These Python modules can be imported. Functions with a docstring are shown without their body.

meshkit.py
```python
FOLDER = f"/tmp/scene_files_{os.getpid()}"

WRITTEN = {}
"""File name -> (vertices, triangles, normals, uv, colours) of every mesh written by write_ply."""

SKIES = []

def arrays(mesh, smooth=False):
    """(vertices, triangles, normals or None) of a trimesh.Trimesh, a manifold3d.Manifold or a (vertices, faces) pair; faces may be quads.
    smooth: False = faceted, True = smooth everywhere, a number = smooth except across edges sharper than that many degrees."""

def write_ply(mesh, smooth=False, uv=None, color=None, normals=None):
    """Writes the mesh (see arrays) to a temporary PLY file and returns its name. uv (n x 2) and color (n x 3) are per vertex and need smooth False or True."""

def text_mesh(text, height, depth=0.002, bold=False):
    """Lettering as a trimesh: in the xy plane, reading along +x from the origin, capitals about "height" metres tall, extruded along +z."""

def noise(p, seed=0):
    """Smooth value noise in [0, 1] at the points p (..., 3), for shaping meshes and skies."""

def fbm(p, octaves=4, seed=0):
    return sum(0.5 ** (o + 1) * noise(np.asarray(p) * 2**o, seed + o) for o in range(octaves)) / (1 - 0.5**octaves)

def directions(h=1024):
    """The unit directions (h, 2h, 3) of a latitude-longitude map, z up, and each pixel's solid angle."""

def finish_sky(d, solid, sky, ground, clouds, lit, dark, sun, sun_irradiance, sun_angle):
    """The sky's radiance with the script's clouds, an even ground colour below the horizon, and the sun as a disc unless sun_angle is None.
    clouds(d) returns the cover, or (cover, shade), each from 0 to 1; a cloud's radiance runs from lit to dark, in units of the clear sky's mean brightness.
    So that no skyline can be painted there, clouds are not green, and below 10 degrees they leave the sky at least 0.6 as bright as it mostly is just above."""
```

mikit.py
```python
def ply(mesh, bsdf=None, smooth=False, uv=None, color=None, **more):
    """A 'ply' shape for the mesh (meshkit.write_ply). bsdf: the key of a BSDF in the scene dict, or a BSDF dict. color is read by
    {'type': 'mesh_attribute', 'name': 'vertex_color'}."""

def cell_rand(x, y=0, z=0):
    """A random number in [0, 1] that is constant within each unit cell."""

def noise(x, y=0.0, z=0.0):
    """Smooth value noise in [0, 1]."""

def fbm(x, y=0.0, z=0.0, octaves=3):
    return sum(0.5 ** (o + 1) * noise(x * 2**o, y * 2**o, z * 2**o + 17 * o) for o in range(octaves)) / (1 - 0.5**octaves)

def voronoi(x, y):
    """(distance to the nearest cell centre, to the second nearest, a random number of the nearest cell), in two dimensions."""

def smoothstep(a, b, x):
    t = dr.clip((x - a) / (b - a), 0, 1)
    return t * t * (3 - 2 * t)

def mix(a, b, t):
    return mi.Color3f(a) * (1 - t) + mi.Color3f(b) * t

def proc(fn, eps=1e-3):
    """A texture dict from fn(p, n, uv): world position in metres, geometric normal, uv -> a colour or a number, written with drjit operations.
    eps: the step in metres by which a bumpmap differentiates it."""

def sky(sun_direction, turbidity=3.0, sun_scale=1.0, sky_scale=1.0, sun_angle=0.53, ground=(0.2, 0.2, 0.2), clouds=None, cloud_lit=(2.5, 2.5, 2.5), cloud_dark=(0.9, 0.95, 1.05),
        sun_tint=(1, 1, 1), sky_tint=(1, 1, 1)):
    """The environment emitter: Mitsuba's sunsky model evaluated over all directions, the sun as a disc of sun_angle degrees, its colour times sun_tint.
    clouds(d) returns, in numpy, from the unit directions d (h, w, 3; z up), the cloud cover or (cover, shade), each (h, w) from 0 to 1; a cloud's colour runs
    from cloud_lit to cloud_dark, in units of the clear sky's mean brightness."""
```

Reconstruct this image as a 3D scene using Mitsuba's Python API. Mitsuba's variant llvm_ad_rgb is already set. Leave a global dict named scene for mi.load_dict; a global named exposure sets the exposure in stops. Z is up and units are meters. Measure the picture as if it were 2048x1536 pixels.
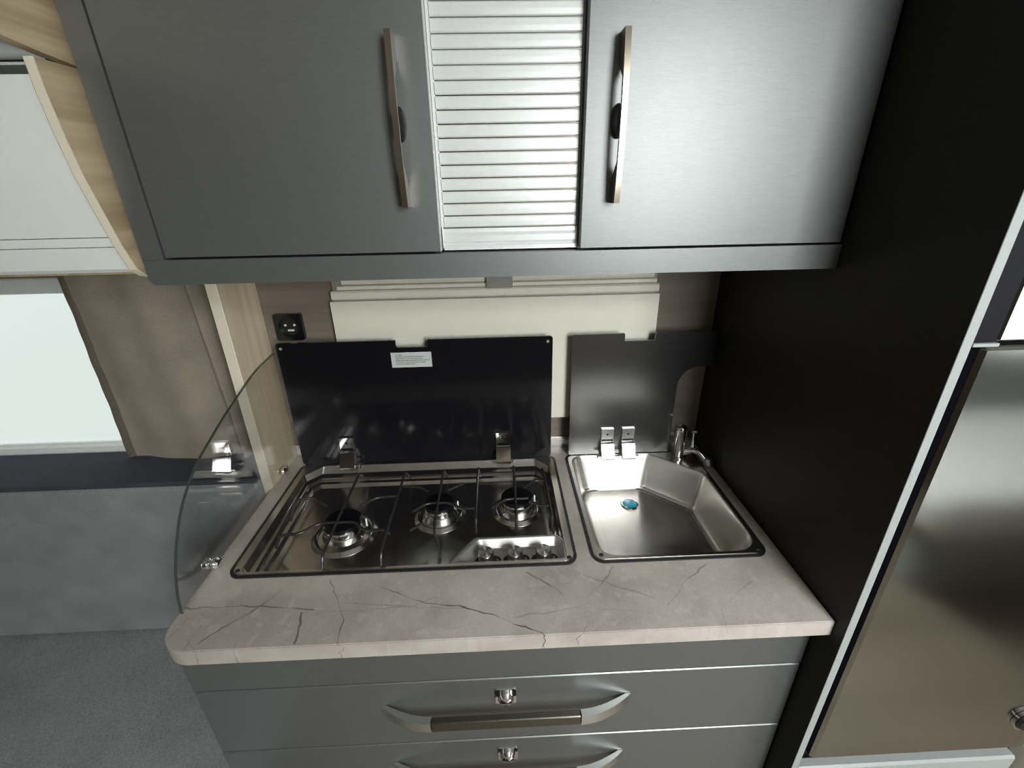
import math, random
import numpy as np
import trimesh
import drjit as dr
import mitsuba as mi
import mikit
import meshkit
from shapely.geometry import Polygon, box as sbox
from mikit import noise, fbm, smoothstep, mix, cell_rand, proc

random.seed(4)
rng = np.random.default_rng(4)
T = mi.ScalarTransform4f
scene, labels = {}, {}

# ------------------------------------------------------------------ camera, light, exposure
EYE = np.array([0.4739, -0.5802, 1.4971])
FWD = np.array([0.02713, 0.91614, -0.39994])
UP = np.array([0.03139, 0.39911, 0.91636])
scene['camera'] = {'type': 'perspective', 'fov': 97.554, 'fov_axis': 'x', 'near_clip': 0.02, 'far_clip': 100.0,
                   'to_world': T().look_at(origin=EYE.tolist(), target=(EYE + FWD).tolist(), up=UP.tolist())}
exposure = 0.0
L_OPPOSITE = 25.0      # daylight in the window of the opposite wall (right of the viewer)
L_ROOF = 48.0         # daylight in the roof light, to the right behind the viewer
L_LEFT = 0.5          # daylight in the front window at the left end
L_DOOR = 6.0           # daylight in the entrance door window, mirrored in the fridge
L_SEAT = 0.80         # daylight behind the net of the window over the bench
DAY = np.array([0.962, 1.0, 0.985])


def rgb(c):
    return {'type': 'rgb', 'value': [float(x) for x in c]}


def lin(r, g, b):
    f = lambda v: (v / 255 / 12.92) if v <= 10 else ((v / 255 + 0.055) / 1.055) ** 2.4
    return (f(r), f(g), f(b))


# ------------------------------------------------------------------ materials
def pbr(key, color, rough=0.5, metallic=0.0, spec=0.5, bump=None, scale=0.0005, eps=5e-4, **more):
    c = proc(color) if callable(color) else rgb(color)
    b = {'type': 'principled', 'base_color': c, 'roughness': rough if isinstance(rough, dict) else float(rough),
         'metallic': float(metallic), 'specular': float(spec), **more}
    if bump is not None:
        b = {'type': 'bumpmap', 'arbitrary': proc(bump, eps), 'scale': float(scale), 'bsdf': b}
    scene[key] = {'type': 'twosided', 'bsdf': b}


def wood(c0, c1, axis, s=1.0):
    """straight grain along one axis"""
    def fn(p, n, uv):
        q = [p.x * 60 * s, p.y * 60 * s, p.z * 60 * s]
        q[axis] = q[axis] * 0.05
        g = fbm(q[0], q[1], q[2], 4)
        h = fbm(q[0] * 0.18, q[1] * 0.18, q[2] * 0.18 + 5, 2)
        return mix(c0, c1, smoothstep(0.3, 0.72, g * 0.65 + h * 0.35))
    return fn


def laminate(c, a=0.10):
    def fn(p, n, uv):
        g = noise(p.x * 420, p.y * 420, p.z * 1900) * 0.6 + noise(p.x * 90, p.y * 90, p.z * 700) * 0.4
        return mi.Color3f(c) * (1 - a + 2 * a * g)
    return fn


VEINS = [
    [[0.269, -0.031], [0.354, -0.066], [0.403, -0.073], [0.471, -0.102], [0.522, -0.123], [0.54, -0.14]],
    [[0.18, -0.01], [0.208, -0.058], [0.227, -0.089], [0.23, -0.14]],
    [[-0.04, -0.055], [0.069, -0.056], [0.174, -0.067]],
    [[0.169, -0.123], [0.157, -0.072]],
    [[0.022, -0.119], [0.075, -0.068], [0.103, -0.027]],
    [[0.659, -0.008], [0.632, -0.04], [0.595, -0.07]],
    [[0.817, -0.009], [0.767, -0.047], [0.758, -0.06], [0.723, -0.088]],
    [[0.511, -0.012], [0.553, -0.051], [0.559, -0.061]],
    [[0.574, -0.014], [0.637, -0.04], [0.701, -0.073]],
    [[0.184, -0.074], [0.307, -0.071], [0.409, -0.077]],
    [[0.463, -0.101], [0.579, -0.085], [0.692, -0.1]],
    [[0.566, -0.147], [0.59, -0.112]],
    [[0.367, -0.051], [0.331, -0.072], [0.226, -0.057]],
    [[-0.02, -0.07], [-0.03, -0.14]], [[0.0, -0.11], [0.05, -0.15]], [[0.08, -0.12], [0.085, -0.15]],
    [[0.88, -0.05], [0.80, -0.10], [0.79, -0.15]],
]
STRONG = [1.0, 0.8, 0.7, 0.9, 0.7, 0.55, 0.5, 0.7, 0.4, 0.35, 0.3, 0.6, 0.45, 0.5, 0.5, 0.6, 0.25]


def marble(p, n, uv):
    w = 0.006
    x = p.x + (fbm(p.x * 55, p.y * 55, 3.0, 3) - 0.5) * w + (noise(p.z * 160, 5.0, p.x * 20) - 0.5) * 0.012
    y = p.y + (fbm(p.x * 55, p.y * 55, 9.0, 3) - 0.5) * w
    v = mi.Float(0)
    thick = 0.0005 + 0.0009 * smoothstep(0.45, 0.75, noise(p.x * 30, p.y * 30, 2.0))
    fade = smoothstep(0.22, 0.55, noise(p.x * 38 + 7, p.y * 38, p.z * 38))
    for line, s in zip(VEINS, STRONG):
        for a, b in zip(line[:-1], line[1:]):
            dx, dy = b[0] - a[0], b[1] - a[1]
            t = dr.clip(((x - a[0]) * dx + (y - a[1]) * dy) / (dx * dx + dy * dy), 0, 1)
            d = dr.sqrt(dr.square(x - a[0] - t * dx) + dr.square(y - a[1] - t * dy))
            v = dr.maximum(v, s * (1 - smoothstep(thick * 0.5, thick * 1.5, d)))
    v = v * (0.35 + 0.65 * fade)
    cloud = fbm(p.x * 11, p.y * 11, p.z * 11, 4)
    speck = noise(p.x * 500, p.y * 500, p.z * 500)
    base = mix((0.355, 0.313, 0.280), (0.475, 0.43, 0.39), smoothstep(0.3, 0.7, cloud)) * (0.94 + 0.12 * speck)
    pale = smoothstep(0.66, 0.74, fbm(p.x * 60, p.y * 60, 4.0, 3)) * 0.16
    base = mix(base, (0.62, 0.59, 0.56), pale)
    return mix(base, (0.085, 0.068, 0.055), v * 0.9)


def fabric(c, a=0.35, s=1.0):
    def fn(p, n, uv):
        g = noise(p.x * 900 * s, p.y * 500 * s, p.z * 900 * s)
        h = fbm(p.x * 16, p.y * 16, p.z * 16, 3)
        return mi.Color3f(c) * (1 - a / 2 + a * g) * (0.82 + 0.36 * h)
    return fn


def weave(p, n, uv):
    return noise(p.x * 700, p.y * 700, p.z * 700)


GREY = (0.172, 0.180, 0.179)
pbr('mat_grey', laminate(GREY, 0.09), 0.42, 0.62, 0.5)
pbr('mat_grey_gloss', laminate(GREY, 0.09), 0.36, 0.62, 0.5, clearcoat=1.0, clearcoat_gloss=0.75)
pbr('mat_grey_edge', (0.42, 0.43, 0.42), 0.4)
pbr('mat_carcass', (0.42, 0.40, 0.36), 0.6)
pbr('mat_dark_panel', laminate((0.0135, 0.0122, 0.0124), 0.35), 0.55, 0.0, 0.25)
pbr('mat_marble', marble, 0.36, 0.0, 0.45)
pbr('mat_white_slat', (0.70, 0.725, 0.72), 0.35, 0.2, 0.5)
pbr('mat_steel', (0.60, 0.58, 0.555), 0.20, 1.0)
pbr('mat_steel_soft', (0.68, 0.66, 0.635), 0.46, 1.0)
pbr('mat_steel_satin', (0.62, 0.60, 0.565), 0.27, 1.0)
pbr('mat_chrome', (0.86, 0.87, 0.87), 0.06, 1.0)
pbr('mat_nickel', (0.31, 0.265, 0.215), 0.28, 1.0)
pbr('mat_bronze', (0.20, 0.18, 0.155), 0.24, 1.0)
pbr('mat_rubber', (0.012, 0.011, 0.012), 0.5)
pbr('mat_black', (0.008, 0.008, 0.008), 0.35)
pbr('mat_enamel', (0.006, 0.006, 0.008), 0.16, 0.0, 0.5)
pbr('mat_black_glass', (0.0060, 0.0056, 0.0072), 0.12, 0.0, 0.28)
scene['mat_lid_grey'] = {'type': 'twosided', 'bsdf': {'type': 'roughplastic', 'diffuse_reflectance': rgb((0.016, 0.016, 0.0165)), 'int_ior': 2.1, 'alpha': 0.05, 'distribution': 'ggx'}}
pbr('mat_hinge', (0.86, 0.87, 0.86), 0.26, 1.0)
pbr('mat_wire', (0.028, 0.026, 0.025), 0.34, 0.3)
pbr('mat_cream', (0.70, 0.685, 0.575), 0.45)
pbr('mat_clip', (0.25, 0.24, 0.22), 0.5)
pbr('mat_wall', wood((0.145, 0.115, 0.092), (0.195, 0.16, 0.132), 0, 0.8), 0.6)
pbr('mat_wood', wood((0.36, 0.27, 0.165), (0.55, 0.44, 0.29), 1), 0.5)
pbr('mat_wood_upright', wood((0.57, 0.475, 0.335), (0.70, 0.60, 0.44), 2), 0.5)
pbr('mat_wood_edge', (0.76, 0.70, 0.56), 0.45)
pbr('mat_locker_white', (0.80, 0.83, 0.80), 0.4)
pbr('mat_silver', (0.34, 0.365, 0.36), 0.4, 0.15)
pbr('mat_fridge', (0.46, 0.465, 0.45), 0.12, 1.0)
pbr('mat_gasket', (0.004, 0.004, 0.008), 0.5, 0.0, 0.2)
pbr('mat_curtain', fabric((0.275, 0.235, 0.188), 0.35), 0.9, bump=weave, scale=0.0004)
pbr('mat_curtain_hem', fabric((0.12, 0.095, 0.075), 0.35), 0.9)
pbr('mat_seat', fabric((0.225, 0.240, 0.245), 0.5), 0.92, bump=weave, scale=0.0005)
pbr('mat_seat_back', fabric((0.30, 0.32, 0.315), 0.3), 0.92)
pbr('mat_seat_dark', fabric((0.040, 0.044, 0.058), 0.4), 0.9)
pbr('mat_pale_cushion', (0.74, 0.75, 0.73), 0.9)
pbr('mat_floor', wood((0.17, 0.14, 0.105), (0.25, 0.21, 0.16), 0, 0.5), 0.5)
pbr('mat_ceiling', (0.50, 0.49, 0.47), 0.7)
pbr('mat_room', wood((0.10, 0.075, 0.055), (0.15, 0.115, 0.085), 2), 0.6)
pbr('mat_white', (0.84, 0.87, 0.86), 0.4)
pbr('mat_frame_grey', (0.58, 0.62, 0.61), 0.5)
pbr('mat_glass_edge', (0.045, 0.058, 0.050), 0.3)
pbr('mat_blue', lambda p, n, uv: mix((0.0, 0.24, 0.42), (0.015, 0.42, 0.60), smoothstep(0.35, 0.6, fbm(p.x * 120, p.y * 120, 1.0, 3))), 0.2, 0.0, 0.6)
pbr('mat_pale_print', (0.6, 0.6, 0.58), 0.6)
scene['mat_steel_basin'] = {'type': 'twosided', 'bsdf': {'type': 'roughconductor', 'material': 'none', 'distribution': 'ggx', 'alpha_u': 0.06, 'alpha_v': 0.17, 'specular_reflectance': rgb((0.76, 0.735, 0.70))}}
scene['mat_turned'] = {'type': 'twosided', 'bsdf': {'type': 'roughconductor', 'material': 'none', 'distribution': 'ggx', 'alpha_u': 0.05, 'alpha_v': 0.34, 'specular_reflectance': rgb((0.62, 0.60, 0.58))}}
scene['mat_glass'] = {'type': 'thindielectric', 'int_ior': 1.5}


def sticker_fn(p, n, uv):
    u, v = (p.x - 0.2415) / 0.087, (1.1785 - p.z) / 0.0345
    row = v * 8.2 - 0.9
    k = dr.floor(row)
    inside = (k >= 0) & (k < 6)
    first = k < 0.5
    end = dr.select(first, 0.28, 0.72 + 0.22 * cell_rand(k, 3, 1))
    end = dr.select(k > 4.5, 0.58, end)
    f = row - k
    word = smoothstep(0.30, 0.42, noise(u * 46 + k * 13, k * 7, 0.5))
    on = inside & (u > 0.11) & (u < end) & (f > 0.28) & (f < 0.72)
    return mix((0.50, 0.525, 0.51), (0.13, 0.14, 0.135), dr.select(on, 0.25 + 0.6 * word, 0.0))


pbr('mat_sticker', sticker_fn, 0.5)


# ------------------------------------------------------------------ mesh helpers
def cbox(x0, x1, y0, y1, z0, z1, b=0.0):
    """box with chamfered edges"""
    if b <= 0:
        m = trimesh.creation.box((x1 - x0, y1 - y0, z1 - z0))
        m.apply_translation(((x0 + x1) / 2, (y0 + y1) / 2, (z0 + z1) / 2))
        return m
    pts = []
    for sx, X in ((1, x0), (-1, x1)):
        for sy, Y in ((1, y0), (-1, y1)):
            for sz, Z in ((1, z0), (-1, z1)):
                pts += [(X, Y + sy * b, Z + sz * b), (X + sx * b, Y, Z + sz * b), (X + sx * b, Y + sy * b, Z)]
    return trimesh.convex.convex_hull(np.array(pts))


def cushion(x0, x1, y0, y1, z0, z1, r=0.03):
    import manifold3d as m3
    s = [m3.Manifold.sphere(r, 20).translate([x, y, z]) for x in (x0 + r, x1 - r) for y in (y0 + r, y1 - r) for z in (z0 + r, z1 - r)]
    return m3.Manifold.batch_hull(s)


def extr(poly, a, b, axis):
    """polygon extruded along an axis from a to b: axis z takes (x, y), axis x takes (y, z), axis y takes (x, z)"""
    parts = getattr(poly, 'geoms', [poly])
    out = []
    for g in parts:
        m = trimesh.creation.extrude_polygon(g, b - a, engine='earcut')
        v = m.vertices.copy()
        v[:, 2] += a
        if axis == 'x':
            v = v[:, [2, 0, 1]]
        elif axis == 'y':
            v = np.stack([v[:, 0], -v[:, 2] + a + b, v[:, 1]], 1)
        m = trimesh.Trimesh(v, m.faces, process=False)
        if m.volume < 0:
            m.invert()
        out.append(m)
    return trimesh.util.concatenate(out)


def rrect(x0, x1, y0, y1, r, n=8):
    return sbox(x0 + r, y0 + r, x1 - r, y1 - r).buffer(r, quad_segs=n)


def fillet_path(pts, r, n=5):
    pts = [np.array(p, float) for p in pts]
    out = [pts[0]]
    for a, b, c in zip(pts[:-2], pts[1:-1], pts[2:]):
        u, w = a - b, c - b
        lu, lw = np.linalg.norm(u), np.linalg.norm(w)
        d = min(r, lu * 0.45, lw * 0.45)
        p0, p1 = b + u / lu * d, b + w / lw * d
        for t in np.linspace(0, 1, n):
            out.append((1 - t) ** 2 * p0 + 2 * t * (1 - t) * b + t * t * p1)
    out.append(pts[-1])
    return np.array(out)


def tube(pts, r, n=10):
    """round bar along a path, with closed ends; r one number or one per point"""
    pts = np.array(pts, float)
    rr = np.full(len(pts), r) if np.isscalar(r) else np.array(r, float)
    t = np.gradient(pts, axis=0)
    t /= np.linalg.norm(t, axis=1, keepdims=True)
    up = np.array([0, 0, 1.0]) if abs(t[0][2]) < 0.9 else np.array([1.0, 0, 0])
    v, u = [], None
    for i in range(len(pts)):
        u = up - t[i] * np.dot(up, t[i]) if u is None else u - t[i] * np.dot(u, t[i])
        u /= np.linalg.norm(u)
        w = np.cross(t[i], u)
        a = np.arange(n) / n * 2 * np.pi
        v.append(pts[i] + rr[i] * (np.cos(a)[:, None] * u + np.sin(a)[:, None] * w))
    v = np.vstack(v + [pts[:1], pts[-1:]])
    f = []
    for i in range(len(pts) - 1):
        for k in range(n):
            a, b = i * n + k, i * n + (k + 1) % n
            f += [(a, b, b + n), (a, b + n, a + n)]
    e = len(pts) * n
    for k in range(n):
        f.append((e, (k + 1) % n, k))
        o = (len(pts) - 1) * n
        f.append((e + 1, o + k, o + (k + 1) % n))
    m = trimesh.Trimesh(v, np.array(f), process=False)
    if m.volume < 0:
        m.invert()
    return m


def lathe(profile, at=(0, 0, 0), axis='z', n=40):
    m = trimesh.creation.revolve(np.array(profile, float), sections=n)
    v = m.vertices
    if axis == 'x':
        v = v[:, [2, 0, 1]]
    elif axis == 'y-':
        v = np.stack([v[:, 0], -v[:, 2], v[:, 1]], 1)
    m = trimesh.Trimesh(v + np.array(at), m.faces, process=False)
    return m


def ring(pts, insets, radii, n=5):
    """closed outline of a polygon (counter-clockwise) with each edge moved inwards by its own inset and each corner rounded, always the same point count"""
    pts = np.array(pts, float)
    k = len(pts)
    L = []
    for i in range(k):
        a, b = pts[i], pts[(i + 1) % k]
        d = (b - a) / np.linalg.norm(b - a)
        nrm = np.array([-d[1], d[0]])
        L.append((a + nrm * insets[i], d))
    c = []
    for i in range(k):
        (p, d), (q, e) = L[i - 1], L[i]
        s = np.linalg.solve(np.array([d, -e]).T, q - p)
        c.append(p + d * s[0])
    out = []
    for i in range(k):
        a, b, e = c[i - 1], c[i], c[(i + 1) % k]
        u, w = a - b, e - b
        lu, lw = np.linalg.norm(u), np.linalg.norm(w)
        u, w = u / lu, w / lw
        half = math.acos(np.clip(np.dot(u, w), -1, 1)) / 2
        d = min(radii[i] / math.tan(half), lu * 0.49, lw * 0.49)
        p0, p1 = b + u * d, b + w * d
        for t in np.linspace(0, 1, n):
            out.append((1 - t) ** 2 * p0 + 2 * t * (1 - t) * b + t * t * p1)
    return np.array(out)


def loft(rings, cap=True):
    """rings: list of (outline, z); faces look up and inwards"""
    n = len(rings[0][0])
    v = np.vstack([np.c_[r, np.full(n, z)] if np.isscalar(z) else np.c_[r, z] for r, z in rings])
    f = []
    for i in range(len(rings) - 1):
        for k in range(n):
            a, b = i * n + k, i * n + (k + 1) % n
            f += [(a, b, b + n), (a, b + n, a + n)]
    if cap:
        v = np.vstack([v, v[-n:].mean(0)])
        o, c = (len(rings) - 1) * n, len(v) - 1
        for k in range(n):
            f.append((o + k, o + (k + 1) % n, c))
    return trimesh.Trimesh(v, np.array(f), process=False)


def cat(*ms):
    out = []
    for m in ms:
        if hasattr(m, 'to_mesh'):
            v, f, _ = meshkit.arrays(m)
            m = trimesh.Trimesh(v, f, process=False)
        out.append(trimesh.Trimesh(m.vertices, m.faces, process=False))
    return trimesh.util.concatenate(out)


def numbered(name):
    taken = lambda k: k in scene or k in labels or any(s.startswith(k + '__') for s in scene)
    if not taken(name):
        return name
    i = 1
    while taken(f'{name}_{i:03d}'):
        i += 1
    return f'{name}_{i:03d}'


def obj(name, mesh, mat, parent=None, smooth=30, label=None, **more):
    key = numbered((parent + '__' if parent else '') + name)
    scene[key] = mikit.ply(mesh, mat, smooth=smooth, **more)
    if label:
        labels[key] = {'label': label}
    return key


def copy_of(key, name, parent, move, label=None):
    k = numbered(parent + '__' + name)
    scene[k] = {**scene[key], 'to_world': T().translate([float(x) for x in move])}
    if label:
        labels[k] = {'label': label}
    return k


def thing(key, label, cat_, group=None):
    labels.setdefault(key, {}).update({'label': label, 'category': cat_})
    if group:
        labels[key]['group'] = group
    return key


def struct(name, mesh, mat, label=None, smooth=False):
    scene[name] = mikit.ply(mesh, mat, smooth=smooth)
    labels[name] = {'kind': 'structure', **({'label': label} if label else {})}
    return name


def emit(L, c=DAY):
    return {'emitter': {'type': 'area', 'radiance': rgb(L * np.array(c))}}


# ------------------------------------------------------------------ the setting
YW = 0.391                       # inner face of the kitchen wall
X0, X1, Y0, ZC = -1.55, 3.60, -1.85, 1.95
WX0, WX1, WZ0, WZ1 = -1.25, -0.255, 0.905, 1.345       # window over the bench
hole = sbox(X0, 0.0, X1, ZC).difference(sbox(WX0, WZ0, WX1, WZ1))
struct('wall_back', extr(hole, YW, YW + 0.03, 'y'), 'mat_wall', 'taupe brown wall behind the kitchen and the curtain')
struct('floor', cbox(X0, X1, Y0, YW, -0.03, 0.0), 'mat_floor', 'brown floor')
struct('ceiling', extr(sbox(X0, Y0, X1, YW).difference(sbox(0.97, -1.835, 1.45, -1.20)), ZC, ZC + 0.03, 'z'), 'mat_ceiling', 'pale ceiling')
wf = sbox(X0, 0.0, X1, ZC).difference(sbox(0.98, 1.22, 1.62, 1.92)).difference(sbox(2.90, 0.70, 3.50, 1.60))
struct('wall_front', extr(wf, Y0 - 0.03, Y0, 'y'), 'mat_room', 'beige wall on the opposite side')
wl = sbox(Y0, 0.0, YW, ZC).difference(sbox(-1.45, 0.95, -0.15, 1.60))
struct('wall_left', extr(wl, X0 - 0.03, X0, 'x'), 'mat_room', 'beige wall at the left end')
struct('wall_right', cbox(X1, X1 + 0.03, Y0, YW, 0, ZC), 'mat_room', 'beige wall at the right end')


def window(key, x0, x1, z0, z1, y, dy, L, fw, label, mat='mat_white', c=DAY):
    """window in a wall that faces along y: frame, lit pane (a net blind with daylight behind it)"""
    fr = sbox(x0, z0, x1, z1).difference(sbox(x0 + fw, z0 + fw, x1 - fw, z1 - fw))
    a, b = sorted((y, y + dy))
    obj('frame', extr(fr, a, b, 'y'), mat, key)
    v = np.array([[x0 + fw, y + dy * 0.6, z0 + fw], [x1 - fw, y + dy * 0.6, z0 + fw], [x1 - fw, y + dy * 0.6, z1 - fw], [x0 + fw, y + dy * 0.6, z1 - fw]])
    f = np.array([[0, 1, 2], [0, 2, 3]])
    m = trimesh.Trimesh(v, f if dy > 0 else f[:, ::-1], process=False)
    k = obj('pane', m, 'mat_enamel', key, smooth=False)
    scene[k].update(emit(L, c))
    labels[key] = {'kind': 'structure', 'label': label}


# window over the bench: grey top cassette, white sill profile, pane
K = 'window_1'
obj('sill', cbox(WX0, WX1, YW - 0.002, YW + 0.025, WZ0, 0.947, 0.003), 'mat_white', K, label='white window sill profile')
obj('cassette', cbox(WX0, WX1, YW - 0.002, YW + 0.025, 1.312, WZ1, 0.003), 'mat_frame_grey', K, label='grey blind cassette at the top')
obj('bottom_bar', cbox(WX0, WX1, YW + 0.004, YW + 0.012, 0.947, 0.953, 0.001), 'mat_white', K)
m = trimesh.Trimesh([[WX0, YW + 0.015, 0.947], [WX1, YW + 0.015, 0.947], [WX1, YW + 0.015, 1.312], [WX0, YW + 0.015, 1.312]], [[0, 1, 2], [0, 2, 3]], process=False)
k = obj('pane', m, 'mat_enamel', K, smooth=False)
scene[k].update(emit(L_SEAT, (0.90, 1.0, 0.955)))
labels[K] = {'kind': 'structure', 'label': 'bright window over the bench, left of the curtain'}
window('window_2', 0.98, 1.62, 1.22, 1.92, Y0, -0.03, L_OPPOSITE, 0.025, 'bright window in the opposite wall')
window('window_5', 2.90, 3.50, 0.70, 1.60, Y0, -0.03, L_DOOR, 0.03, 'bright entrance door window mirrored in the upper fridge door')
# left-end window and roof light
fr = sbox(-1.45, 0.95, -0.15, 1.60).difference(sbox(-1.42, 0.98, -0.18, 1.57))
obj('frame', extr(fr, X0 - 0.03, X0, 'x'), 'mat_white', 'window_3')
m = trimesh.Trimesh([[X0 - 0.02, -1.42, 0.98], [X0 - 0.02, -0.18, 0.98], [X0 - 0.02, -0.18, 1.57], [X0 - 0.02, -1.42, 1.57]], [[0, 1, 2], [0, 2, 3]], process=False)
k = obj('pane', m, 'mat_enamel', 'window_3', smooth=False)
scene[k].update(emit(L_LEFT))
labels['window_3'] = {'kind': 'structure', 'label': 'window at the left end'}
fr = sbox(0.97, -1.835, 1.45, -1.20).difference(sbox(1.00, -1.805, 1.42, -1.23))
obj('frame', extr(fr, ZC, ZC + 0.03, 'z'), 'mat_white', 'window_4')
m = trimesh.Trimesh([[1.00, -1.805, ZC + 0.02], [1.00, -1.23, ZC + 0.02], [1.42, -1.23, ZC + 0.02], [1.42, -1.805, ZC + 0.02]], [[0, 1, 2], [0, 2, 3]], process=False)
k = obj('pane', m, 'mat_enamel', 'window_4', smooth=False)
scene[k].update(emit(L_ROOF))
labels['window_4'] = {'kind': 'structure', 'label': 'roof light in the ceiling'}

# ------------------------------------------------------------------ tall dark housing of the fridge and the fridge
XR = 0.961
K = thing('fridge_housing', 'tall black side panel to the right of the sink, with a pale silver front edge', 'cabinet')
obj('side_panel', cbox(XR, XR + 0.010, -0.1475, YW - 0.001, 0.0, ZC - 0.002), 'mat_dark_panel', K, label='black wood-grain side panel')
obj('edge_trim', cbox(XR, XR + 0.0115, -0.1492, -0.1478, 0.0, ZC - 0.002, 0.0004), 'mat_silver', K, label='pale silver edge strip')
obj('back_board', cbox(1.385, 1.395, -0.12, YW - 0.001, 0.0, ZC - 0.002), 'mat_dark_panel', K)

K = thing('fridge', 'tall dark mirror-fronted fridge at the right edge, split into two doors', 'fridge')
obj('carcass', cbox(XR + 0.0125, 1.384, -0.128, 0.30, 0.0, ZC - 0.004), 'mat_gasket', K, label='black carcass and door gaskets')
obj('freezer_door', cbox(1.001, 1.380, -0.147, -0.129, 1.3385, ZC - 0.01, 0.0025), 'mat_fridge', K, label='dark mirrored upper door')
obj('door_edge', cbox(0.9745, 1.0005, -0.1465, -0.129, 1.3385, ZC - 0.01, 0.001), 'mat_gasket', K, label='black edge strip of the upper door')
obj('door', cbox(0.9900, 1.380, -0.147, -0.129, 0.580, 1.3335, 0.0045), 'mat_fridge', K, label='dark mirrored lower door')
obj('hinge_cap', cbox(0.974, 1.003, -0.149, -0.129, 1.334, 1.338, 0.0006), 'mat_silver', K, label='thin silver strip between the doors')
obj('drawer', cbox(0.9740, 1.372, -0.149, -0.129, 0.05, 0.556, 0.004), 'mat_silver', K, label='pale silver panel under the door')
knob = obj('latch', lathe([(0, 0), (0.020, 0), (0.020, 0.006), (0.017, 0.010), (0, 0.010)], (1.335, -0.1475, 0.668), 'y-'), 'mat_black', K, label='round black latch with chrome ring')
obj('ring', lathe([(0.0205, 0), (0.0235, 0), (0.0235, 0.005), (0.0205, 0.005), (0.0205, 0)], (1.335, -0.1475, 0.668), 'y-'), 'mat_chrome', knob)

k = obj('cream_panel', cushion(1.398, 1.80, -0.165, 0.0, 0.0, 0.60, 0.012), 'mat_cream')
thing(k, 'cream panel in the bottom right corner, right of the fridge', 'panel')

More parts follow.
